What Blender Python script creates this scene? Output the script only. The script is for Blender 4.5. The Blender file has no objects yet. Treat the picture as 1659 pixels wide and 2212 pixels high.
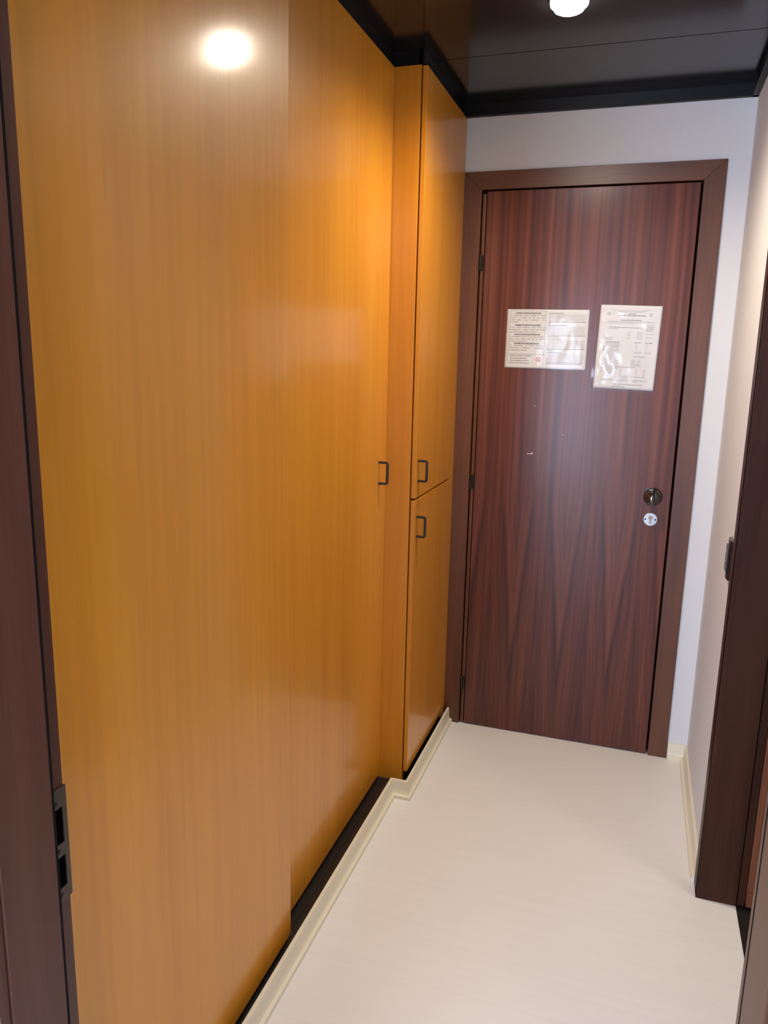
import bpy, bmesh, math, random
from mathutils import Vector, Matrix, noise
random.seed(7)
R = math.radians
S = bpy.context.scene
COL = S.collection

# ------------------------------------------------------------------ camera
W_PX, H_PX, F_PX = 1659, 2212, 1655.96
yaw, pitch, roll, cam_h = R(18.1385), R(11.6597), R(1.2377), 1.5082
fwd = Vector((-math.sin(yaw)*math.cos(pitch), math.cos(yaw)*math.cos(pitch), -math.sin(pitch)))
rgt = Vector((math.cos(yaw), math.sin(yaw), 0)); up = rgt.cross(fwd)
r2 = rgt*math.cos(roll)+up*math.sin(roll); u2 = -rgt*math.sin(roll)+up*math.cos(roll)
cd = bpy.data.cameras.new('camera'); cam = bpy.data.objects.new('camera', cd); COL.objects.link(cam)
m3 = Matrix((r2, u2, -fwd)).transposed()
cam.matrix_world = Matrix.Translation((0, 0, cam_h)) @ m3.to_4x4()
cd.sensor_fit = 'VERTICAL'; cd.sensor_height = 36.0; cd.lens = F_PX/H_PX*36.0
cd.clip_start = 0.02
S.camera = cam

# ------------------------------------------------------------------ view, world, lights
vs = S.view_settings
vs.view_transform = 'Standard'; vs.look = 'None'; vs.gamma = 1.0; vs.use_curve_mapping = False
vs.exposure = 0.13
wd = bpy.data.worlds.new('world'); S.world = wd; wd.use_nodes = True
wd.node_tree.nodes['Background'].inputs[0].default_value = (.6, .72, 1, 1)
wd.node_tree.nodes['Background'].inputs[1].default_value = 0.6

WARM = (1.0, .88, .70)
LAMP_Z = 2.360
LAMP_W = 75.0
GLASS_EMIT = 55.0

def lamp_light(x, y, power):
    l = bpy.data.lights.new('downlight_beam', 'SPOT'); l.energy = power; l.color = WARM
    l.spot_size = R(160); l.spot_blend = .92; l.shadow_soft_size = .035
    o = bpy.data.objects.new('downlight_beam', l); o.location = (x, y, LAMP_Z-.006); COL.objects.link(o)
    return o

# daylight through the glazed balcony door of the room behind the camera
al = bpy.data.lights.new('window_daylight', 'AREA'); al.shape = 'RECTANGLE'; al.size = 1.5; al.size_y = 1.9
al.energy = 225; al.color = (.61, .74, 1.0)
ao = bpy.data.objects.new('window_daylight', al); ao.location = (-1.50, -3.30, 1.06); ao.rotation_euler = (R(90), 0, 0)
COL.objects.link(ao)

# unseen lamps added behind the camera and in the side room, brightening the corridor
def fill_lamp(x, y, z, power):
    l = bpy.data.lights.new('fill_lamp', 'POINT'); l.energy = power; l.color = (1, .88, .72); l.shadow_soft_size = .12
    o = bpy.data.objects.new('fill_lamp', l); o.location = (x, y, z); COL.objects.link(o)
fill_lamp(.6, -1.3, 2.40, 30)
fill_lamp(1.1, 1.5, 2.40, 14)

# ------------------------------------------------------------------ materials
def nm(name):
    m = bpy.data.materials.new(name); m.use_nodes = True
    return m, m.node_tree.nodes, m.node_tree.links, m.node_tree.nodes['Principled BSDF']
def plain(name, col, rough=.5, metal=0, spec=.5, bump=0, bscale=200, coat=0, coat_r=.05):
    m, n, l, b = nm(name)
    b.inputs['Base Color'].default_value = (*col, 1); b.inputs['Roughness'].default_value = rough
    b.inputs['Metallic'].default_value = metal; b.inputs['Specular IOR Level'].default_value = spec
    b.inputs['Coat Weight'].default_value = coat; b.inputs['Coat Roughness'].default_value = coat_r
    tc = n.new('ShaderNodeTexCoord'); nz = n.new('ShaderNodeTexNoise'); nz.inputs['Scale'].default_value = bscale
    l.new(tc.outputs['Object'], nz.inputs['Vector'])
    if bump:
        bp = n.new('ShaderNodeBump'); bp.inputs['Strength'].default_value = bump; bp.inputs['Distance'].default_value = .001
        l.new(nz.outputs['Fac'], bp.inputs['Height']); l.new(bp.outputs[0], b.inputs['Normal'])
    return m
def ramp(n, stops):
    r = n.new('ShaderNodeValToRGB'); e = r.color_ramp.elements
    while len(e) < len(stops): e.new(.5)
    for k, (p, c) in zip(e, stops): k.position = p; k.color = (*c, 1)
    return r
def veneer(name, dark, mid, light, rough, sc=(9, 9, .35), fine=(160, 160, 3), fine_amt=.12, spec=.5, coat=0):
    """vertical grained veneer: broad soft bands + fine pores"""
    m, n, l, b = nm(name)
    tc = n.new('ShaderNodeTexCoord')
    m1 = n.new('ShaderNodeMapping'); m1.inputs['Scale'].default_value = sc
    m2 = n.new('ShaderNodeMapping'); m2.inputs['Scale'].default_value = fine
    l.new(tc.outputs['Object'], m1.inputs[0]); l.new(tc.outputs['Object'], m2.inputs[0])
    n1 = n.new('ShaderNodeTexNoise'); n1.inputs['Scale'].default_value = 1; n1.inputs['Detail'].default_value = 5
    n1.inputs['Distortion'].default_value = .35
    n2 = n.new('ShaderNodeTexNoise'); n2.inputs['Scale'].default_value = 1; n2.inputs['Detail'].default_value = 3
    l.new(m1.outputs[0], n1.inputs['Vector']); l.new(m2.outputs[0], n2.inputs['Vector'])
    rp = ramp(n, [(.3, dark), (.5, mid), (.72, light)])
    l.new(n1.outputs['Fac'], rp.inputs[0])
    mx = n.new('ShaderNodeMix'); mx.data_type = 'RGBA'; mx.blend_type = 'MULTIPLY'
    rp2 = ramp(n, [(.35, (1-fine_amt*2,)*3), (.6, (1, 1, 1))])
    l.new(n2.outputs['Fac'], rp2.inputs[0])
    mx.inputs[0].default_value = 1
    l.new(rp.outputs[0], mx.inputs[6]); l.new(rp2.outputs[0], mx.inputs[7])
    l.new(mx.outputs[2], b.inputs['Base Color'])
    b.inputs['Roughness'].default_value = rough; b.inputs['Specular IOR Level'].default_value = spec
    b.inputs['Coat Weight'].default_value = coat; b.inputs['Coat Roughness'].default_value = .145
    return m

M_BEECH = veneer('golden beech veneer', (.55, .202, .008), (.59, .228, .011), (.62, .25, .014), .40, spec=.5, coat=.5, sc=(7, 7, .3), fine=(60, 60, 2.2), fine_amt=.045)
M_BEECH_EDGE = veneer('beech edging', (.50, .19, .03), (.55, .22, .04), (.6, .26, .06), .35)
M_FRAME = veneer('brown mahogany frame', (.085, .026, .010), (.12, .040, .016), (.15, .053, .022), .36,
                 sc=(14, 14, 1.2), fine=(220, 220, 6), fine_amt=.1)
M_JAMB = veneer('varnished mahogany jamb', (.066, .024, .014), (.080, .029, .017), (.095, .036, .022), .35, spec=.3,
                sc=(14, 14, 1.2), fine=(220, 220, 6), fine_amt=.06)
M_SIDEFRAME_SHADE = veneer('shade-darkened mahogany frame', (.034, .011, .005), (.046, .015, .007), (.058, .020, .009), .40, sc=(14, 14, 1.2), fine=(220, 220, 6), fine_amt=.1, spec=.15)  # wood darkened: shade of the side doorway put into the colour
M_SIDELEAF = veneer('side door veneer', (.12, .036, .014), (.15, .046, .018), (.18, .058, .024), .35)

def striped_mahogany():
    m, n, l, b = nm('striped mahogany veneer')
    tc = n.new('ShaderNodeTexCoord'); sx = n.new('ShaderNodeSeparateXYZ'); l.new(tc.outputs['Object'], sx.inputs[0])
    def math_(op, a, bb=None, c=None):
        k = n.new('ShaderNodeMath'); k.operation = op
        for i, v in enumerate((a, bb, c)):
            if v is None: continue
            if isinstance(v, (int, float)): k.inputs[i].default_value = v
            else: l.new(v, k.inputs[i])
        return k.outputs[0]
    # slow warp
    mp = n.new('ShaderNodeMapping'); mp.inputs['Scale'].default_value = (5, 1, .9); l.new(tc.outputs['Object'], mp.inputs[0])
    nw = n.new('ShaderNodeTexNoise'); nw.inputs['Scale'].default_value = 1; nw.inputs['Detail'].default_value = 2
    l.new(mp.outputs[0], nw.inputs['Vector'])
    warp = math_('MULTIPLY', math_('SUBTRACT', nw.outputs['Fac'], .5), .035)
    X = math_('ADD', math_('ADD', sx.outputs[0], .372), warp)
    tri = math_('PINGPONG', math_('ADD', X, 2.0), .095)
    drop = math_('MULTIPLY', math_('MAXIMUM', math_('SUBTRACT', .98, sx.outputs[2]), 0.0), .085)
    low = math_('SUBTRACT', tri, drop)
    # plain stripes above, nested peaks below
    k = n.new('ShaderNodeMapRange'); k.inputs[1].default_value = 1.15; k.inputs[2].default_value = .85
    l.new(sx.outputs[2], k.inputs[0])
    cmb = n.new('ShaderNodeCombineXYZ'); l.new(X, cmb.inputs[0])
    cmb2 = n.new('ShaderNodeCombineXYZ'); l.new(low, cmb2.inputs[0]); cmb2.inputs[1].default_value = 3.3
    def stripes(vec, sc):
        nn = n.new('ShaderNodeTexNoise'); nn.inputs['Scale'].default_value = sc; nn.inputs['Detail'].default_value = 3
        l.new(vec, nn.inputs['Vector']); return nn.outputs['Fac']
    a = stripes(cmb.outputs[0], 34); c = stripes(cmb2.outputs[0], 46)
    mx = n.new('ShaderNodeMix'); mx.data_type = 'FLOAT'; l.new(k.outputs[0], mx.inputs[0]); l.new(a, mx.inputs[2]); l.new(c, mx.inputs[3])
    # vertical streak breakup
    m2 = n.new('ShaderNodeMapping'); m2.inputs['Scale'].default_value = (70, 1, 1.3); l.new(tc.outputs['Object'], m2.inputs[0])
    n2 = n.new('ShaderNodeTexNoise'); n2.inputs['Scale'].default_value = 1; n2.inputs['Detail'].default_value = 4
    l.new(m2.outputs[0], n2.inputs['Vector'])
    tot = math_('ADD', math_('MULTIPLY', mx.outputs[0], .68), math_('MULTIPLY', n2.outputs['Fac'], .32))
    rp = ramp(n, [(.34, (.050, .015, .015)), (.45, (.095, .028, .020)), (.54, (.135, .040, .024)), (.68, (.185, .065, .040))])
    l.new(tot, rp.inputs[0]); l.new(rp.outputs[0], b.inputs['Base Color'])
    b.inputs['Roughness'].default_value = .24; b.inputs['Specular IOR Level'].default_value = .40
    return m
M_DOOR = striped_mahogany()

M_WALL = plain('white painted wall', (.64, .635, .635), .75, bump=.25, bscale=350)
M_WALL_ROOM = plain('room wall paint', (.74, .73, .72), .8)
M_SKIRT = plain('cream plastic skirting', (.70, .64, .50), .38, bump=.05, bscale=60)
M_BLACK = plain('black lacquered metal', (.006, .006, .008), .45, spec=.25)
M_CEIL = plain('black ceiling slats', (.011, .011, .013), .16, spec=.45)
M_RAIL = plain('black plinth laminate', (.012, .010, .009), .4)
M_GAP = plain('dark rubber gasket', (.006, .004, .004), .8, spec=.1)
M_RECESS_SHADE = plain('black recess shade', (.002, .002, .002), 1.0, spec=0)  # flat black painted in for the shade inside openings and gaps
M_BLACKH = plain('black handle metal', (.018, .018, .02), .3)
M_KNOB = plain('glossy black knob', (.010, .007, .006), .06, spec=.6, coat=1, coat_r=.03)
M_ALU = plain('brushed aluminium', (.50, .52, .56), .38, metal=.6)
M_BRASS = plain('dull brass cylinder', (.36, .27, .20), .4, metal=.7)
M_HINGE = plain('dark bronze hinge', (.03, .022, .016), .35, metal=.6)
M_PLATE = plain('bronzed steel plate', (.085, .062, .045), .42, metal=.6)
M_SWITCH = plain('black switch plate', (.014, .011, .010), .18)
M_PAPER = plain('white paper', (.70, .69, .70), .7)
M_INK = plain('black ink', (.05, .05, .055), .8)
M_INKL = plain('faded grey ink', (.36, .35, .36), .8)
M_RED = plain('red ink', (.55, .03, .03), .7)
M_CHIP = plain('white paint chip', (.85, .84, .84), .7)
M_DARKF = plain('dark brown floor', (.028, .017, .012), .45)
M_PVC = plain('white window frame', (.8, .8, .8), .4)

def floor_mat():
    m, n, l, b = nm('white oak laminate')
    tc = n.new('ShaderNodeTexCoord'); mp = n.new('ShaderNodeMapping'); mp.inputs['Scale'].default_value = (1.2, 40, 1)
    l.new(tc.outputs['Object'], mp.inputs[0])
    nz = n.new('ShaderNodeTexNoise'); nz.inputs['Scale'].default_value = 1.5; nz.inputs['Detail'].default_value = 6
    l.new(mp.outputs[0], nz.inputs['Vector'])
    rp = ramp(n, [(.3, (.755, .735, .72)), (.7, (.775, .757, .745))]); l.new(nz.outputs['Fac'], rp.inputs[0])
    # plank joints running across the corridor
    sp = n.new('ShaderNodeSeparateXYZ'); l.new(tc.outputs['Object'], sp.inputs[0])
    md = n.new('ShaderNodeMath'); md.operation = 'PINGPONG'; l.new(sp.outputs[1], md.inputs[0]); md.inputs[1].default_value = .0975
    lt = n.new('ShaderNodeMath'); lt.operation = 'LESS_THAN'; l.new(md.outputs[0], lt.inputs[0]); lt.inputs[1].default_value = .0006
    mx = n.new('ShaderNodeMix'); mx.data_type = 'RGBA'; l.new(lt.outputs[0], mx.inputs[0]); l.new(rp.outputs[0], mx.inputs[6])
    mx.inputs[7].default_value = (.70, .68, .665, 1)
    l.new(mx.outputs[2], b.inputs['Base Color']); b.inputs['Roughness'].default_value = .42
    return m
M_FLOOR = floor_mat()

def emit_mat(name, col, s):
    m, n, l, b = nm(name)
    b.inputs['Base Color'].default_value = (.8, .8, .8, 1); b.inputs['Emission Color'].default_value = (*col, 1)
    b.inputs['Emission Strength'].default_value = s
    return m
M_GLASS_ON = emit_mat('lit frosted glass', (1, .88, .72), GLASS_EMIT)

def film_mat():
    m, n, l, b = nm('clear plastic film')
    n.remove(b)
    out = n['Material Output']
    tr = n.new('ShaderNodeBsdfTransparent'); tr.inputs[0].default_value = (.95, .96, .97, 1)
    gl = n.new('ShaderNodeBsdfGlossy'); gl.inputs['Roughness'].default_value = .11
    fr = n.new('ShaderNodeLayerWeight'); fr.inputs[0].default_value = .5; pw = n.new('ShaderNodeMath'); pw.operation = 'POWER'; pw.inputs[1].default_value = 4.0; l.new(fr.outputs['Facing'], pw.inputs[0])
    ad = n.new('ShaderNodeMath'); ad.operation = 'MULTIPLY_ADD'; ad.inputs[1].default_value = .45; ad.inputs[2].default_value = .026
    l.new(pw.outputs[0], ad.inputs[0])
    tc = n.new('ShaderNodeTexCoord'); nz = n.new('ShaderNodeTexNoise'); nz.inputs['Scale'].default_value = 14; nz.inputs['Detail'].default_value = 2
    l.new(tc.outputs['Object'], nz.inputs['Vector'])
    bp = n.new('ShaderNodeBump'); bp.inputs['Strength'].default_value = .05; bp.inputs['Distance'].default_value = .01
    l.new(nz.outputs['Fac'], bp.inputs['Height']); l.new(bp.outputs[0], gl.inputs['Normal'])
    mx = n.new('ShaderNodeMixShader'); l.new(ad.outputs[0], mx.inputs[0]); l.new(tr.outputs[0], mx.inputs[1]); l.new(gl.outputs[0], mx.inputs[2])
    l.new(mx.outputs[0], out.inputs[0])
    return m
M_FILM = film_mat()

# ------------------------------------------------------------------ helpers
def box(bm, x0, x1, y0, y1, z0, z1):
    vs_ = [bm.verts.new(p) for p in ((x0,y0,z0),(x1,y0,z0),(x1,y1,z0),(x0,y1,z0),(x0,y0,z1),(x1,y0,z1),(x1,y1,z1),(x0,y1,z1))]
    for f in ((0,3,2,1),(4,5,6,7),(0,1,5,4),(1,2,6,5),(2,3,7,6),(3,0,4,7)): bm.faces.new([vs_[i] for i in f])
def boxes(*bs):
    bm = bmesh.new()
    for b in bs: box(bm, *b)
    return bm
def prism(bm, prof, axis, a, b):
    """extrude a closed 2D profile along an axis"""
    def P(p, t): return {'x': (t, p[0], p[1]), 'y': (p[0], t, p[1]), 'z': (p[0], p[1], t)}[axis]
    A = [bm.verts.new(P(p, a)) for p in prof]; B = [bm.verts.new(P(p, b)) for p in prof]
    n = len(prof)
    bm.faces.new(A); bm.faces.new(B[::-1])
    for i in range(n): bm.faces.new((A[i], B[i], B[(i+1) % n], A[(i+1) % n]))
def lathe(bm, prof, seg=48, centre=(0,0,0), axis='z'):
    """prof: list of (radius, height)"""
    rings = []
    for r, h in prof:
        ring = []
        for k in range(seg):
            a = 2*math.pi*k/seg
            x, y = r*math.cos(a), r*math.sin(a)
            p = (x, y, h) if axis == 'z' else (x, -h, y)
            ring.append(bm.verts.new((p[0]+centre[0], p[1]+centre[1], p[2]+centre[2])))
        rings.append(ring)
    for A, B in zip(rings, rings[1:]):
        for k in range(seg): bm.faces.new((A[k], A[(k+1) % seg], B[(k+1) % seg], B[k]))
    bm.faces.new(rings[0][::-1]); bm.faces.new(rings[-1])
def link(name, bm, mat, parent=None, bevel=0, smooth=False, loc=None, seg=2):
    bmesh.ops.remove_doubles(bm, verts=bm.verts, dist=1e-6)
    bmesh.ops.recalc_face_normals(bm, faces=bm.faces)
    me = bpy.data.meshes.new(name); bm.to_mesh(me); bm.free()
    me.materials.append(mat)
    if smooth:
        for p in me.polygons: p.use_smooth = True
        me.set_sharp_from_angle(angle=R(28))
    o = bpy.data.objects.new(name, me); COL.objects.link(o)
    if parent: o.parent = parent
    if loc: o.location = loc
    if bevel:
        md = o.modifiers.new('bevel', 'BEVEL'); md.width = bevel; md.segments = seg; md.limit_method = 'ANGLE'
    return o
def empty(name, loc=(0,0,0)):
    o = bpy.data.objects.new(name, None); COL.objects.link(o); o.location = loc; o.empty_display_size = .05
    return o
def shift(bm, loc):
    bmesh.ops.translate(bm, verts=bm.verts, vec=[-c for c in loc]); return bm
def struct(o): o['kind'] = 'structure'; return o
def tag(o, label, cat, group=None):
    o['label'] = label; o['category'] = cat
    if group: o['group'] = group
    return o

# ------------------------------------------------------------------ key dimensions
YW = 2.936      # far wall
YF = 2.926      # front of its door casing
YL = 2.930      # face of the entrance door leaf
XR = .281       # right wall
XJR = .375      # outer side of the right wall
XA, XB = -.742, -.776           # faces of the two sliding doors
XC, YC = -.6747, 2.3824         # tall cabinet face / its near side
ZC = 2.346      # cabinet tops
ZCE = 2.388     # ceiling
Y0, Y1 = .54, .66               # near doorway: room side / corridor side
XSL, XRL = -.583, -.606         # left stop and rebate
XSR, XRR = .1233, .1290         # right stop and rebate

# ------------------------------------------------------------------ room shell
struct(link('floor', boxes((-1.55, XJR, Y1-.11, 3.05, -.05, 0), (-2.6, 1.2, -3.4, Y1-.11, -.05, 0)), M_FLOOR))
o = link('floor.001', boxes((XJR, 1.7, .7, 2.9, -.05, -.001)), M_DARKF); struct(o)
# far wall with the entrance door opening
struct(link('wall_far', boxes((-1.55, -.640, YW, YW+.12, 0, 2.6), (.175, XJR+.1, YW, YW+.12, 0, 2.6), (-.640, .175, YW, YW+.12, 2.13, 2.6),
                              (-.640, .175, YW+.10, YW+.12, 0, 2.13)), M_WALL))
struct(link('wall_right', boxes((XR, XJR, Y1, 1.36, 0, 2.6), (XR, XJR, 2.14, YW, 0, 2.6), (XR, XJR, 1.36, 2.14, 2.12, 2.6)), M_WALL))
struct(link('wall_left', boxes((-1.55, -1.45, Y1, YW, 0, 2.6)), M_WALL))
struct(link('wall_front', boxes((-2.6, -.66, Y0+.015, Y1-.005, 0, 2.6), (.185, 1.2, Y0+.015, Y1-.005, 0, 2.6), (-.66, .185, Y0+.015, Y1-.005, 2.36, 2.6)), M_WALL_ROOM))
# bedroom behind the camera
struct(link('wall_back', boxes((-2.6, -2.30, -3.5, -3.4, 0, 2.6), (-.70, 1.2, -3.5, -3.4, 0, 2.6), (-2.30, -.70, -3.5, -3.4, 2.12, 2.6)), M_WALL_ROOM))
struct(link('wall_back_left', boxes((-2.7, -2.6, -3.5, Y1, 0, 2.6)), M_WALL_ROOM))
struct(link('wall_back_right', boxes((1.2, 1.3, -3.5, Y1, 0, 2.6)), M_WALL_ROOM))
struct(link('ceiling.001', boxes((-2.7, 1.3, -3.5, Y1-.02, 2.6, 2.7)), M_WALL_ROOM))
w = struct(empty('window_1', (-1.5, -3.42, 0)))
link('window_frame', boxes((-.80,-.74,-.05,.01,0,2.12), (.74,.80,-.05,.01,0,2.12), (-.74,.74,-.05,.01,2.05,2.12), (-.74,.74,-.05,.01,0,.08), (-.03,.03,-.05,.01,.08,2.05)), M_PVC, w, bevel=.004)
link('pane', boxes((-.74,-.03,-.025,-.019,.08,2.05)), M_FILM, w)
link('pane', boxes((.03,.74,-.025,-.019,.08,2.05)), M_FILM, w)
# side room (bathroom) shell
struct(link('wall_side_room', boxes((1.7, 1.8, .7, 2.9, 0, 2.6), (XJR, 1.8, .6+Y1-.6, .72, 0, 2.6), (XJR, 1.8, 2.85, 2.95, 0, 2.6)), M_WALL_ROOM))
struct(link('ceiling.002', boxes((XJR, 1.8, .66, 2.95, 2.6, 2.65)), M_WALL_ROOM))

# black slat ceiling of the corridor
seams = [Y1-.02, 1.285, 1.885, 2.485, YW]
bm = bmesh.new()
for a, b in zip(seams, seams[1:]):
    x0, x1 = -1.45, XR
    g = .0022
    prof = [(a+g, ZCE), (b-g, ZCE), (b-g, ZCE+.02), (a+g, ZCE+.02)]
    prism(bm, prof, 'x', x0, x1)
box(bm, -1.45, XR, Y1-.02, YW, ZCE+.018, ZCE+.03)
struct(link('ceiling', bm, M_CEIL))
# perimeter trims: L profiles on the walls, fascia over the cabinets
bm = bmesh.new()
prism(bm, [(YW, ZCE), (YW, ZC+.001), (YW-.018, ZC+.001), (YW-.020, ZC+.003), (YW-.020, ZC+.010), (YW-.010, ZC+.012), (YW-.010, ZCE)], 'x', -.70, XR)
struct(link('trim_1', bm, M_BLACK))
bm = bmesh.new()
prism(bm, [(XR, ZCE), (XR, ZC+.001), (XR-.018, ZC+.001), (XR-.020, ZC+.003), (XR-.020, ZC+.010), (XR-.010, ZC+.012), (XR-.010, ZCE)], 'y', Y1, YW)
struct(link('trim_2', bm, M_BLACK))
struct(link('trim_3', boxes((-.80, -.782, Y1, YC, ZC, ZCE), (-.80, -.692, YC+.006, YC+.016, ZC+.002, ZCE), (-.702, -.686, YC+.006, YW, ZC+.002, ZCE)), M_BLACK))

# cream skirting: stepped profile (offset from wall, height)
SK = [(0, 0), (.0225, 0), (.0225, .0115), (.0205, .0135), (.014, .0155), (.0105, .021), (.0095, .030), (.009, .056), (.008, .061), (.005, .0625), (0, .0625)]
def skirt(name, path, flip=1):
    """path: plan polyline of the back face; profile offset to its right-hand side, mitred"""
    bm = bmesh.new(); rows = []
    pts = [Vector(p) for p in path]; n = len(pts)
    for i, p in enumerate(pts):
        nrm = []
        if i > 0: d = (pts[i]-pts[i-1]).normalized(); nrm.append(Vector((d.y, -d.x))*flip)
        if i < n-1: d = (pts[i+1]-pts[i]).normalized(); nrm.append(Vector((d.y, -d.x))*flip)
        if len(nrm) == 2:
            mvec = nrm[0]+nrm[1]; mvec = mvec/(1+nrm[0].dot(nrm[1]))
        else: mvec = nrm[0]
        rows.append([bm.verts.new((p.x+mvec.x*o, p.y+mvec.y*o, h)) for o, h in SK])
    for A, B in zip(rows, rows[1:]):
        k = len(SK)
        for j in range(k): bm.faces.new((A[j], A[(j+1) % k], B[(j+1) % k], B[j]))
    bm.faces.new(rows[0]); bm.faces.new(rows[-1][::-1])
    return struct(link(name, bm, M_SKIRT, smooth=True))
skirt('baseboard_left', [(-.7155, Y1), (-.7150, 2.324), (-.6605, 2.324), (-.6605, YF)])
skirt('baseboard_right', [(.2125, YW), (XR, YW), (XR, 2.193)])

# ------------------------------------------------------------------ entrance door
def dz(z): return cam_h + (z-cam_h)*1.0055
def dx(x): return x*1.0055
XO0, XO1, XI0, XI1 = -.676, .2095, -.6105, .1415
ZI, ZO = 2.100, 2.1625
d1 = struct(empty('door_1', (-.23, YW, 0)))
base = (-.23, YW, 0)
def casing(bm, xo, xi, zo, zi, y0, y1, side):
    # upright with a mitred head, extruded in y
    prism(bm, [(xo, 0), (xi, 0), (xi, zi), (xo, zo)], 'y', y0, y1)
bm = bmesh.new(); casing(bm, XO0, XI0, ZO, ZI, YF, YW+.001, 0)
link('casing', shift(bm, base), M_FRAME, d1, bevel=.0012)
bm = bmesh.new(); casing(bm, XO1, XI1, ZO, ZI, YF, YW+.001, 0)
link('casing', shift(bm, base), M_FRAME, d1, bevel=.0012)
bm = bmesh.new(); prism(bm, [(XO0, ZO), (XO1, ZO), (XI1, ZI), (XI0, ZI)], 'y', YF, YW+.001)
M_FRAMEH = veneer('brown mahogany head', (.085, .026, .010), (.12, .040, .016), (.15, .053, .022), .36, sc=(1.2, 14, 14), fine=(6, 220, 220), fine_amt=.1)
link('head_casing', shift(bm, base), M_FRAMEH, d1, bevel=.0012)
link('rebate', shift(boxes((XI0-.02, XI0, YW-.004, YW+.09, 0, ZI+.02), (XI1, XI1+.02, YW-.004, YW+.09, 0, ZI+.02), (XI0, XI1, YW-.004, YW+.09, ZI, ZI+.02)), base), M_FRAME, d1)
link('seal', shift(boxes((XI0, XI1, YW+.03, YW+.05, .002, ZI)), base), M_GAP, d1)
# leaf: slab with a thin lipping step along the hinge edge
leaf = link('leaf', shift(boxes((XI0+.0205, XI1-.0075, YL, YW+.04, .004, ZI-.006)), base), M_DOOR, d1, bevel=.0015)
link('edge_strip', shift(boxes((XI0+.004, XI0+.0175, YL+.002, YW+.04, .004, ZI-.012)), base), M_FRAME, d1, bevel=.003)
for z in (1.8435, 1.028, .188):
    zz = dz(z); bm = bmesh.new(); x = XI0+.006
    lathe(bm, [(.0001, -.032), (.003, -.031), (.0055, -.028), (.0055, -.0008), (.0045, 0), (.0055, .0008), (.0055, .028), (.003, .031), (.0001, .032)], 16, (x, YL-.006, zz))
    box(bm, x-.006, x+.012, YL-.003, YL, zz-.026, zz+.026)
    link('hinge', shift(bm, base), M_HINGE, d1, smooth=True)
# round black knob
kc = (dx(.0725), YL, dz(1.02))
bm = bmesh.new()
lathe(bm, [(.0325, 0), (.0325, .004), (.030, .007), (.016, .010), (.011, .014), (.010, .022), (.014, .028), (.022, .034), (.0265, .042), (.0265, .050), (.023, .057), (.015, .0615), (.006, .063), (.0005, .0632)], 48, kc, 'y')
link('knob', shift(bm, base), M_KNOB, d1, smooth=True)
kc = (dx(.0715), YL, dz(.9355))
bm = bmesh.new()
lathe(bm, [(.0245, 0), (.0245, .002), (.023, .0032), (.0005, .0034)], 40, kc, 'y')
lk = link('lock_rose', shift(bm, base), M_ALU, d1, smooth=True)
bm = bmesh.new()
prof = []
for k in range(15):
    a = R(-62 + (304/14)*k); prof.append((kc[0]+.0085*math.sin(math.pi-a+math.pi) if 0 else kc[0]+.0085*math.cos(R(-60)+R(300)*k/14), kc[2]+.006+.0085*math.sin(R(-60)+R(300)*k/14)))
prof += [(kc[0]-.0042, kc[2]-.014), (kc[0]-.002, kc[2]-.017), (kc[0]+.002, kc[2]-.017), (kc[0]+.0042, kc[2]-.014)]
prism(bm, prof, 'y', YL-.0042, YL-.0030)
link('cylinder', shift(bm, base), M_BRASS, lk)
bm = bmesh.new(); box(bm, kc[0]-.0008, kc[0]+.0008, YL-.0046, YL-.0040, kc[2]+.002, kc[2]+.010)
link('keyway', shift(bm, base), M_GAP, lk)
for s in (-1, 1):
    bm = bmesh.new(); lathe(bm, [(.0030, .0030), (.0030, .0042), (.001, .0045)], 14, (kc[0]+s*.0175, YL, kc[2]), 'y')
    link('screw', shift(bm, base), M_GAP, lk)
# chipped spots on the leaf: small raised flakes of white filler
def chip(pts, wd_):
    bm = bmesh.new()
    for (a, b), (c, d) in zip(pts, pts[1:]):
        v = Vector((c-a, d-b)).normalized(); nn = Vector((-v.y, v.x))*wd_
        prism(bm, [(a-nn.x, b-nn.y), (c-nn.x*.6, d-nn.y*.6), (c+nn.x*.6, d+nn.y*.6), (a+nn.x, b+nn.y)], 'y', YL-.0006, YL+.0002)
    link('paint_chip', shift(bm, base), M_CHIP, d1)
cx, cz = dx(-.3782), dz(1.1501)
chip([(cx-.012, cz-.0005), (cx-.002, cz-.001), (cx+.006, cz+.001)], .0011)
chip([(cx+.006, cz+.006), (cx+.0075, cz+.001), (cx+.0095, cz-.002)], .0013)
cx, cz = dx(-.372), dz(1.330); chip([(cx-.002, cz-.002), (cx+.004, cz+.002)], .0006)
cx, cz = dx(-.262), dz(1.226); chip([(cx-.0015, cz+.0015), (cx+.0015, cz-.0015)], .0013)

# ------------------------------------------------------------------ side door (open into the side room)
d2 = struct(empty('door_2', (.28, 1.75, 0))); base = (.28, 1.75, 0)
link('casing', shift(boxes((XR-.012, XR, 2.1234, 2.192, 0, 2.17)), base), M_SIDEFRAME_SHADE, d2, bevel=.001)
link('casing', shift(boxes((XR-.012, XR, 1.31, 1.378, 0, 2.17)), base), M_SIDEFRAME_SHADE, d2, bevel=.001)
link('head_casing', shift(boxes((XR-.012, XR, 1.378, 2.1234, 2.10, 2.17)), base), M_SIDEFRAME_SHADE, d2, bevel=.001)
link('jamb', shift(boxes((XR-.012, XJR, 2.1236, 2.14, 0, 2.12)), base), M_SIDEFRAME_SHADE, d2, bevel=.001)
link('jamb', shift(boxes((XR-.012, XJR, 1.36, 1.378, 0, 2.12)), base), M_SIDEFRAME_SHADE, d2, bevel=.001)
link('head_jamb', shift(boxes((XR-.012, XJR, 1.378, 2.1236, 2.10, 2.12)), base), M_SIDEFRAME_SHADE, d2)
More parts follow.
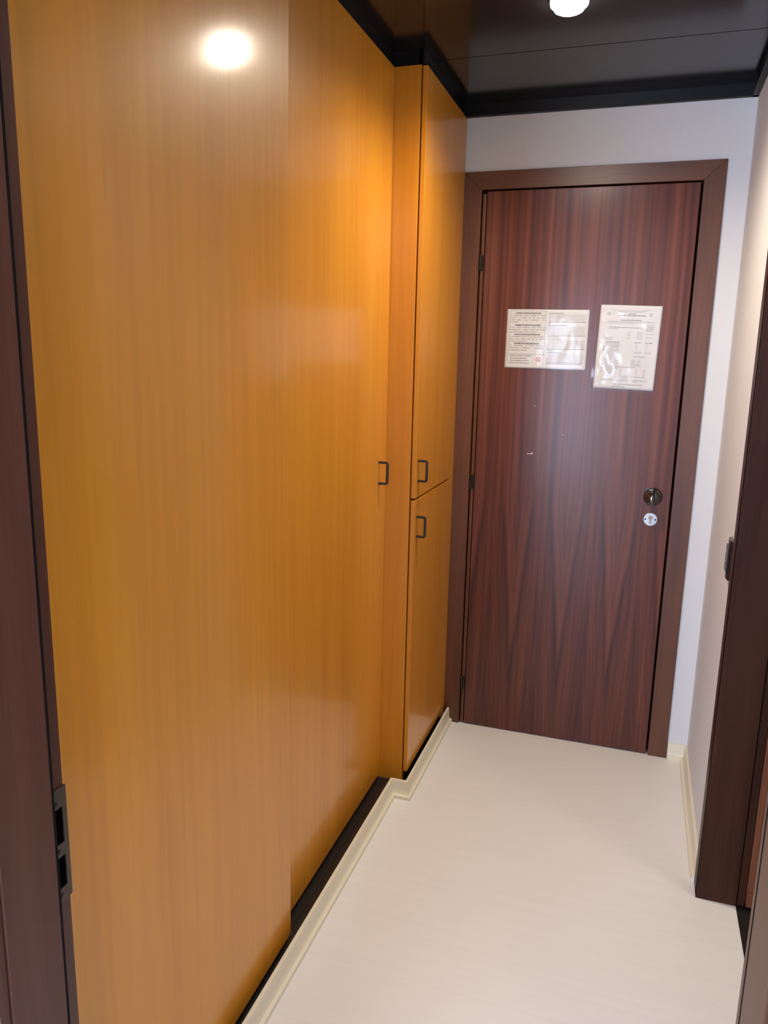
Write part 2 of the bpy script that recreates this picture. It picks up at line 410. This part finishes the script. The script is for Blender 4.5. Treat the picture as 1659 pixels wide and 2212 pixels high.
link('rebate', shift(boxes((XJR+.004, XJR+.022, 2.130, 2.16, 0, 2.12), (XJR+.004, XJR+.022, 1.34, 1.366, 0, 2.12)), base), M_SIDEFRAME_SHADE, d2)
link('threshold', shift(boxes((XJR, XJR+.08, 1.37, 2.13, -.001, .002)), base), M_RAIL, d2)
link('leaf', shift(boxes((.3985, 1.12, 2.118, 2.158, .012, 2.09)), base), M_SIDELEAF, d2, bevel=.002)
link('kick_strip', shift(boxes((.3985, 1.12, 2.112, 2.118, .012, .055)), base), M_SIDELEAF, d2, bevel=.001)

# ------------------------------------------------------------------ near door frame the view passes through
d3 = struct(empty('door_3', (-.23, .6, 0))); base = (-.23, .6, 0)
def jamb(prof):
    bm = bmesh.new(); prism(bm, prof, 'z', 0, 2.32); return link('jamb', shift(bm, base), M_JAMB, d3, bevel=.0008)
jamb([(-.66, Y0), (XSL, Y0), (XSL, .617), (XRL, .617), (XRL, Y1), (-.66, Y1)])
jamb([(.185, Y0), (XSR, Y0), (XSR, .617), (XRR, .617), (XRR, Y1), (.185, Y1)][::-1])
link('head_jamb', shift(boxes((-.66, .185, Y0, Y1, 2.32, 2.37)), base), M_JAMB, d3)
link('casing', shift(boxes((-.665, XSL-.003, Y0-.014, Y0-.001, 0, 2.38)), base), M_JAMB, d3)
link('casing', shift(boxes((XSR+.003, .20, Y0-.014, Y0-.001, 0, 2.38)), base), M_JAMB, d3)
link('gasket', shift(boxes((XRL, XSL-.0003, .617, .6208, 0, 2.32)), base), M_GAP, d3)
link('gasket', shift(boxes((XSR+.0012, XRR, .617, .628, 0, 2.32)), base), M_GAP, d3)
# strike plate with two openings and three screws
pz0, pz1 = .860, 1.005; py0, py1 = .6235, .6615
def pz(t): return pz1-(pz1-pz0)*t
bm = bmesh.new(); xp = XRL
hy0, hy1 = py0+.004, py1-.007
for a, b in ((0, .17), (.485, .60), (.88, 1.0)): box(bm, xp, xp+.0022, py0, py1, pz(b), pz(a))
for a, b in ((.17, .485), (.60, .88)):
    box(bm, xp, xp+.0022, py0, hy0, pz(b), pz(a)); box(bm, xp, xp+.0022, hy1, py1, pz(b), pz(a))
pl = link('strike_plate', shift(bm, base), M_PLATE, d3)
link('keeper_shade', shift(boxes((xp, xp+.0006, hy0, hy1, pz(.485), pz(.17)), (xp, xp+.0006, hy0, hy1, pz(.88), pz(.60))), base), M_RECESS_SHADE, pl)  # flat black sheets stand in for the shade inside the plate openings
for t in (.125, .545, .945):
    bm = bmesh.new(); lathe(bm, [(.0034, 0), (.0034, .0006), (.002, .0010)], 16)
    bmesh.ops.rotate(bm, verts=bm.verts, matrix=Matrix.Rotation(R(90), 3, 'Y'))
    bmesh.ops.translate(bm, verts=bm.verts, vec=(xp+.0020, (py0+py1)/2+.002, pz(t)))
    link('screw', shift(bm, base), M_HINGE, pl, smooth=True)

# ------------------------------------------------------------------ D handle
def dhandle(name, parent, x, y, z0, z1, base, proj=.030, t=.0037):
    """square bar bent into a D with rounded corners, standing off a face of x = const"""
    path = []; r = .006
    path.append((0, z0))
    for k in range(6): a = R(-90+90*k/5); path.append((proj-r+r*math.cos(a), z0+r+r*math.sin(a)))
    for k in range(6): a = R(90*k/5); path.append((proj-r+r*math.cos(a), z1-r+r*math.sin(a)))
    path.append((0, z1))
    bm = bmesh.new(); rows = []
    for i, p in enumerate(path):
        a = path[max(i-1, 0)]; b = path[min(i+1, len(path)-1)]
        d = Vector((b[0]-a[0], b[1]-a[1])).normalized(); nn = Vector((-d.y, d.x))
        rows.append([bm.verts.new((x+p[0]+nn.x*t*s, y+q*t*1.1, p[1]+nn.y*t*s)) for s, q in ((-1,-1),(1,-1),(1,1),(-1,1))])
    for A, B in zip(rows, rows[1:]):
        for k in range(4): bm.faces.new((A[k], A[(k+1) % 4], B[(k+1) % 4], B[k]))
    bm.faces.new(rows[0]); bm.faces.new(rows[-1][::-1])
    return link(name, shift(bm, base), M_BLACKH, parent, bevel=.0009)

# ------------------------------------------------------------------ sliding wardrobe
wb = (-1.1, 1.52, 0); wr = empty('sliding_wardrobe', wb)
tag(wr, 'golden beech built-in wardrobe with two tall sliding doors along the left side', 'wardrobe')
link('carcass', shift(boxes((-1.44, -1.42, Y1+.002, YC-.004, .0, ZC), (-1.42, -.80, Y1+.002, Y1+.02, 0, ZC), (-1.42, -.80, 1.5, 1.518, .03, ZC-.02), (-1.42, -.80, Y1+.02, YC-.004, ZC-.02, ZC)), wb), M_BEECH, wr)
zb = .034
bm = bmesh.new(); rows = []           # tall front door, its top bowed a few millimetres into the corridor
for k in range(25):
    z = zb+(ZC-zb)*k/24; o_ = .5*.018*max(0, z-1.55)**2
    rows.append([bm.verts.new(p) for p in ((XA-.026+o_, Y1+.004, z), (XA+o_, Y1+.004, z), (XA+o_, 1.569, z), (XA-.026+o_, 1.569, z))])
for A, B in zip(rows, rows[1:]):
    for k in range(4): bm.faces.new((A[k], A[(k+1) % 4], B[(k+1) % 4], B[k]))
bm.faces.new(rows[0][::-1]); bm.faces.new(rows[-1])
sd = link('sliding_door', shift(bm, wb), M_BEECH, wr, smooth=True, bevel=.0025)
sd['label'] = 'front sliding door without handle'
sd2 = link('sliding_door', shift(boxes((XB-.022, XB, 1.48, YC-.0025, zb, ZC-.001)), wb), M_BEECH, wr, bevel=.0015)
dhandle('handle', sd2, XB, 2.3050, 1.1000, 1.1680, wb)
link('floor_rail', shift(boxes((-1.40, -.7165, Y1+.002, YC-.004, .001, .018), (-.7200, -.7165, Y1+.002, 2.36, .018, .026), (-.7565, -.7545, Y1+.002, YC-.004, .018, .020)), wb), M_RAIL, wr)

# ------------------------------------------------------------------ tall cabinet beside the entrance door
cb = (-1.0, 2.65, 0); cr = empty('tall_cabinet', cb)
tag(cr, 'narrow floor to ceiling beech cabinet with upper and lower doors beside dark entrance door', 'cabinet')
link('side_panel', shift(boxes((-1.42, -.6935, YC, YC+.019, .020, ZC)), cb), M_BEECH, cr, bevel=.0008)
ZS = 1.0405
yh = 2.861
up_ = link('door', shift(boxes((-.6890, XC, YC+.001, yh, ZS+.0036, ZC-.003)), cb), M_BEECH, cr, bevel=.0009)
lo_ = link('door', shift(boxes((-.6890, XC, YC+.001, yh, .0605, ZS-.0036)), cb), M_BEECH, cr, bevel=.0009)
up_['label'] = 'upper cabinet door'; lo_['label'] = 'lower cabinet door'
dhandle('handle', up_, XC, 2.409, 1.0995, 1.1665, cb)
dhandle('handle', lo_, XC, 2.409, .9115, .9785, cb)
link('filler_stile', shift(boxes((-.70, XC-.0006, yh+.0012, YF-.001, .045, ZC-.003)), cb), M_BEECH, cr, bevel=.0006)
link('carcass', shift(boxes((-.712, -.6935, YC+.02, YC+.032, .06, ZC-.003), (-1.40, -.70, YC+.02, yh, ZS-.010, ZS+.008)), cb), M_RECESS_SHADE, cr)  # boards coloured black as the shade in the door gaps
link('plinth', shift(boxes((-.706, -.690, YC+.021, YF-.002, .001, .058), (-.70, -.6655, YC, YF-.002, .001, .012)), cb), M_RAIL, cr)

# ------------------------------------------------------------------ ceiling downlights
def downlight(x, y, label):
    r = empty('ceiling_downlight', (x, y, ZCE)); tag(r, label, 'ceiling light')
    bm = bmesh.new(); lathe(bm, [(.053, .001), (.053, -.002), (.051, -.0035), (.0478, -.0038), (.0478, -.001), (.001, -.001)])
    link('rim', bm, M_BLACK, r, smooth=True)
    bm = bmesh.new()
    lathe(bm, [(.045, -.001), (.047, -.003), (.047, -.0095), (.0455, -.0120), (.0385, -.0125), (.0382, -.018), (.0365, -.0225), (.031, -.0255), (.018, -.027), (.001, -.0272)])
    link('glass_lens', bm, M_GLASS_ON, r, smooth=True)
    lamp_light(x, y, LAMP_W)
downlight(-.2520, 2.178, 'lit round frosted glass downlight in the black ceiling')

# ------------------------------------------------------------------ light switch on the right wall
sb = (XR, 2.285, .965); sw = empty('light_switch', sb)
tag(sw, 'black rectangular light switch plate on white right wall beside dark door casing', 'light switch')
bm = bmesh.new(); prof = []
hw = .040
for k in range(13):
    t = -1+2*k/12; prof.append((-.0035-.0085*math.sqrt(max(0, 1-(abs(t)**2.2))), t*hw))
prof = [(0, -hw)]+prof+[(0, hw)]
prism(bm, prof, 'z', -.056, .056)
link('plate', bm, M_SWITCH, sw, bevel=.002, smooth=True)
for k in range(3):
    bm = boxes((-.0145, -.008, -.028, .028, -.038+k*.026, -.0135+k*.026))
    link('rocker', bm, M_SWITCH, sw, bevel=.0015)

# ------------------------------------------------------------------ notices on the door
def text_mesh(body, size, x, y, width=None, align='LEFT', bold=0, spacing=1.0):
    c = bpy.data.curves.new('t', 'FONT'); c.body = body; c.size = size; c.align_x = align; c.space_line = spacing
    if width: c.text_boxes[0].width = width
    c.offset = bold; c.resolution_u = 2
    o = bpy.data.objects.new('t', c); COL.objects.link(o)
    bpy.context.view_layer.update()
    me = bpy.data.meshes.new_from_object(o.evaluated_get(bpy.context.evaluated_depsgraph_get()))
    bpy.data.objects.remove(o)
    vs_ = [(v.co.x+x, v.co.y+y) for v in me.vertices]; fs = [tuple(p.vertices) for p in me.polygons]
    bpy.data.meshes.remove(me)
    return vs_, fs
class Page:
    """a sheet lying in the plane of the door; u right, v down from its top left, metres"""
    def __init__(s, name, label, w, h, tl, ang, film_w, film_h, fo, amp, seed):
        s.w, s.h = w, h
        cx, cz = tl[0], tl[1]
        s.root = empty(name, (cx, YL-.0012, cz)); s.root.rotation_euler = (0, -ang, 0)
        s.bulge = amp
        s.layers = {}
        nx, ny = 30, 30
        bm = bmesh.new(); g = [[bm.verts.new((w*i/nx, -s.off(w*i/nx, h*j/ny), -h*j/ny)) for i in range(nx+1)] for j in range(ny+1)]
        for j in range(ny):
            for i in range(nx): bm.faces.new((g[j][i], g[j+1][i], g[j+1][i+1], g[j][i+1]))
        o = link('paper', bm, M_PAPER, s.root, smooth=True)
        sm = o.modifiers.new('thickness', 'SOLIDIFY'); sm.thickness = .0003; sm.offset = 0
        # crumpled clear sleeve
        nx, ny = 70, 70; bm = bmesh.new(); g = []
        for j in range(ny+1):
            row = []
            for i in range(nx+1):
                u = -fo[0]+film_w*i/nx; v = -fo[1]+film_h*j/ny
                q = Vector((u*7+seed, v*7, seed)); c = noise.noise(q)*1.0+.35*noise.noise(q*2.7)
                q2 = Vector((u*22, v*22+seed, 1.7)); c2 = noise.cell(q2) if 0 else abs(noise.noise(q2))
                e = min(i, nx-i, j, ny-j)/6; e = min(1, e)
                d = .0022+s.off(min(max(u, 0), w), min(max(v, 0), h))+amp*1.6*e*(.5+.8*c+.25*c2)
                row.append(bm.verts.new((u, -max(d, .0009+s.off(min(max(u,0),w), min(max(v,0),h))), -v)))
            g.append(row)
        for j in range(ny):
            for i in range(nx): bm.faces.new((g[j][i], g[j+1][i], g[j+1][i+1], g[j][i+1]))
        link('plastic_sleeve', bm, M_FILM, s.root, smooth=False)
    def off(s, u, v):
        return .0006+s.bulge*.5*(math.sin(math.pi*u/s.w)*math.sin(math.pi*v/s.h))
    def quad(s, mat, pts):
        s.layers.setdefault(mat.name, (mat, [], []))
        _, V, F = s.layers[mat.name]; n = len(V); V += pts; F.append(tuple(range(n, n+len(pts))))
    def bar(s, mat, u0, u1, v0, v1): s.quad(mat, [(u0, v0), (u1, v0), (u1, v1), (u0, v1)])
    def text(s, mat, body, size, u, v, **k):
        vs_, fs = text_mesh(body, size, 0, 0, **k)
        s.layers.setdefault(mat.name, (mat, [], []))
        _, V, F = s.layers[mat.name]; n = len(V)
        V += [(u+a, v-b) for a, b in vs_]; F += [tuple(n+i for i in f) for f in fs]
    def words(s, mat, u0, u1, v, h):
        u = u0
        while u < u1-.002:
            L = min(random.uniform(.003, .011), u1-u); s.bar(mat, u, u+L, v, v+h); u += L+.0016
    def finish(s):
        for i, (mat, V, F) in enumerate(s.layers.values()):
            me = bpy.data.meshes.new('printed_text')
            me.from_pydata([(a, -s.off(a, b)-.0005, -b) for a, b in V], [], F); me.materials.append(mat)
            nmx = {'red ink': 'no_smoking_sign'}.get(mat.name, 'printed_text')
            me.name = nmx
            o = bpy.data.objects.new(nmx, me); COL.objects.link(o); o.parent = s.root
            if mat.name != 'black ink': o['label'] = 'red crossed ring symbol' if mat.name == 'red ink' else 'small grey print'

p = Page('fire_safety_notice', '', .295, .2125, (dx(-.4909), dz(1.6786)), R(-.35), .303, .2165, (.0045, .003), .0009, 2.2)
tag(p.root, 'landscape fire prevention and no smoking notice in clear sleeve, left one on entrance door', 'notice')
mm = .001
b0, b1 = 10*mm, 143*mm
for (a, b, c, d) in ((b0, b1, 5*mm, 5.7*mm), (b0, b1, 161*mm, 161.7*mm), (b0, b0+.7*mm, 5*mm, 161*mm), (b1-.7*mm, b1, 5*mm, 161.7*mm)): p.bar(M_INK, a, b, c, d)
secs = [(15, 'NORME DI PREVENZIONE INCENDI', ["È assolutamente vietato l'impiego di fornelli", 'elettrici o a fiamma, ferri da stiro, scalda', 'vivande, stufe a gas o elettriche o altri', 'combustibili.']),
        (58, 'NORMES DE PREVENTION INCENDIES', ["Il est interdit d'employer toutes sortes de", 'fourneaux, fers à repasser, chauffe plats, poeles', 'à gas ou électriques ou autres carburants.']),
        (91.5, 'INSTRUCTIONS FOR FIRE PREVENTION', ['It is forbidden the use of any kind of kitchen', 'stoves, irons, chafing dishes, gas or electric', 'stoves or any other fuels.']),
        (124, 'BESTIMMUNGE FEUER-VERHUETUNG', ['Die Verwendung von Herd, Bügeleisen,', 'Tellerwärmer, Gasherden, Eismaschinen,', 'Petroleumöfen ist verboten'])]
def fit_line(pg, mat, s_, size, u0, u1, v, full=True, bold=0):
    """spread the words of a line so that it fills the column like justified print"""
    ws = s_.split(' '); meas = []
    for w_ in ws:
        V, F = text_mesh(w_, size, 0, 0, bold=bold); xs = [q[0] for q in V]; meas.append((V, F, max(xs) if xs else 0))
    tot = sum(m_[2] for m_ in meas)
    gap = (u1-u0-tot)/max(1, len(ws)-1) if full else size*.3
    sc = 1
    if gap < size*.18: sc = (u1-u0)/(tot+size*.25*(len(ws)-1)); gap = size*.25*sc
    u = u0
    pg.layers.setdefault(mat.name, (mat, [], []))
    _, VV, FF = pg.layers[mat.name]
    for V, F, L in meas:
        n = len(VV); VV += [(u+a*sc, v-b) for a, b in V]; FF += [tuple(n+i for i in f) for f in F]; u += L*sc+gap
for v, h, ls in secs:
    fit_line(p, M_INK, h, 6.0*mm, 31*mm, 124*mm, v*mm, bold=.00018)
    p.bar(M_INK, 31*mm, 124*mm, (v+.9)*mm, (v+1.4)*mm)
    for k, s_ in enumerate(ls):
        fit_line(p, M_INK, s_, 5.9*mm, 13*mm, 140*mm, (v+8.1*(k+1))*mm, full=k < len(ls)-1)
for k, s_ in enumerate(['Questa è una camera non fumatori', 'This is a non-smoking room', "C'est une chambre non-fumeurs", 'Dies ist ein Nichtraucherzimmer']):
    fit_line(p, M_INK, s_, 5.6*mm, 17*mm, (112 if k == 0 else 102)*mm, (168.5+9*k)*mm, full=False, bold=.0001)
    p.bar(M_INK, 8*mm, 9.6*mm, (164.4+9*k)*mm, (168.5+9*k)*mm)
# no smoking ring
cu, cv = 124*mm, 180*mm
N = 40
for k in range(N):
    a, b = 2*math.pi*k/N, 2*math.pi*(k+1)/N
    p.quad(M_RED, [(cu+r_*math.cos(t), cv+r_*math.sin(t)) for r_, t in ((.0078, a), (.0098, a), (.0098, b), (.0078, b))])
p.quad(M_RED, [(cu-.0062, cv-.0048), (cu-.0048, cv-.0062), (cu+.0062, cv+.0048), (cu+.0048, cv+.0062)])
p.quad(M_INK, [(cu-.006, cv+.001), (cu+.0035, cv+.001), (cu+.0035, cv+.0032), (cu-.006, cv+.0032)])
p.bar(M_INK, cu+.001, cu+.002, cv-.005, cv-.0005); p.bar(M_INK, cu+.0032, cu+.0042, cv-.004, cv-.0005)
# right hand column: small print, too small to read in the photograph
v = 12
for n_, last in ((8, .06), (9, .3), (9, .18), (9, .93)):
    p.words(M_INK, 152*mm, 152*mm+random.uniform(.045, .07), v*mm, .0016); v += 5.4
    for k in range(n_-1):
        dark = k >= n_-3
        p.words(M_INK if dark else M_INKL, 152*mm, (152+134*(last if k == n_-2 else 1))*mm, v*mm, .0014 if not dark else .0016); v += 5.05
    v += 2.6
p.finish()

p = Page('rate_sheet_notice', '', .208, .2935, (dx(-.1591), dz(1.6954)), R(-1.5), .222, .306, (.0105, .0035), .0038, 8.1)
tag(p.root, 'portrait typed sheet in crumpled clear sleeve on the entrance door, right of the landscape notice', 'notice')
def row(v, segs, mat=M_INKL, h=.0013):
    for a, b in segs: p.words(mat, a*mm, b*mm, v*mm, h)
row(15, [(142, 168)]); row(18, [(42, 160)]); row(22, [(62, 148)])
row(28, [(98, 122), (168, 178)], M_INK, .0018); row(34, [(64, 155), (168, 178)], M_INK, .0018)
for (a, b, c, d) in ((25, 33, 26, 27), (25, 33, 33, 34), (25, 26, 26, 34), (32, 33, 26, 34)): p.bar(M_INK, a*mm, b*mm, c*mm, d*mm)
row(28, [(36, 50)]); row(50, [(72, 142)], M_INK, .0018)
row(55, [(27, 190)]); row(58.5, [(27, 190)]); row(62, [(30, 120)])
row(76, [(34, 145)], M_INK); row(81, [(32, 68)])
v = 66
while v < 118: row(v, [(162, 187)]); v += 3.4 if v < 84 else 11
v = 92
while v < 118: row(v, [(100, 112), (132, 152)]); v += 5.5
for k, v in enumerate([112, 116, 120]): row(v, [(26, 52)])
row(127, [(32, 74), (128, 152), (164, 188)], M_INK, .0016)
v = 131
while v < 250:
    row(v, [(30, 30+random.choice((26, 34, 42))), (66, 78)] if v < 222 else [(38, 62)]); v += 3.9
    if random.random() < .35: p.bar(M_INK, 22*mm, 25*mm, (v-1)*mm, (v+1.2)*mm)
for v in (134, 140, 146, 152): row(v, [(132, 138), (166, 172)])
for v in (160, 163.5): row(v, [(128, 154), (166, 188)])
for v in (174, 177.5): row(v, [(128, 168)])
for v in (188, 191.5, 195, 199, 202.5, 206, 209.5): row(v, [(122, 136), (144, 152)] if v < 200 else [(122, 156)])
row(214, [(68, 140)], M_INK)
for v in (221, 227, 233, 239, 245):
    for u in (88, 142, 169): p.bar(M_INK, u*mm, (u+3)*mm, v*mm, (v+1.6)*mm)
row(247, [(86, 176)], M_INKL); row(252, [(82, 118)])
for v in (258, 261): row(v, [(22, 70), (76, 126), (136, 184)])
for v in (264.5,): row(v, [(76, 104), (136, 150)])
row(272, [(20, 34)]); row(275, [(68, 172)], M_INK); row(279, [(20, 27)]); row(283, [(66, 112)], M_INK)
p.finish()
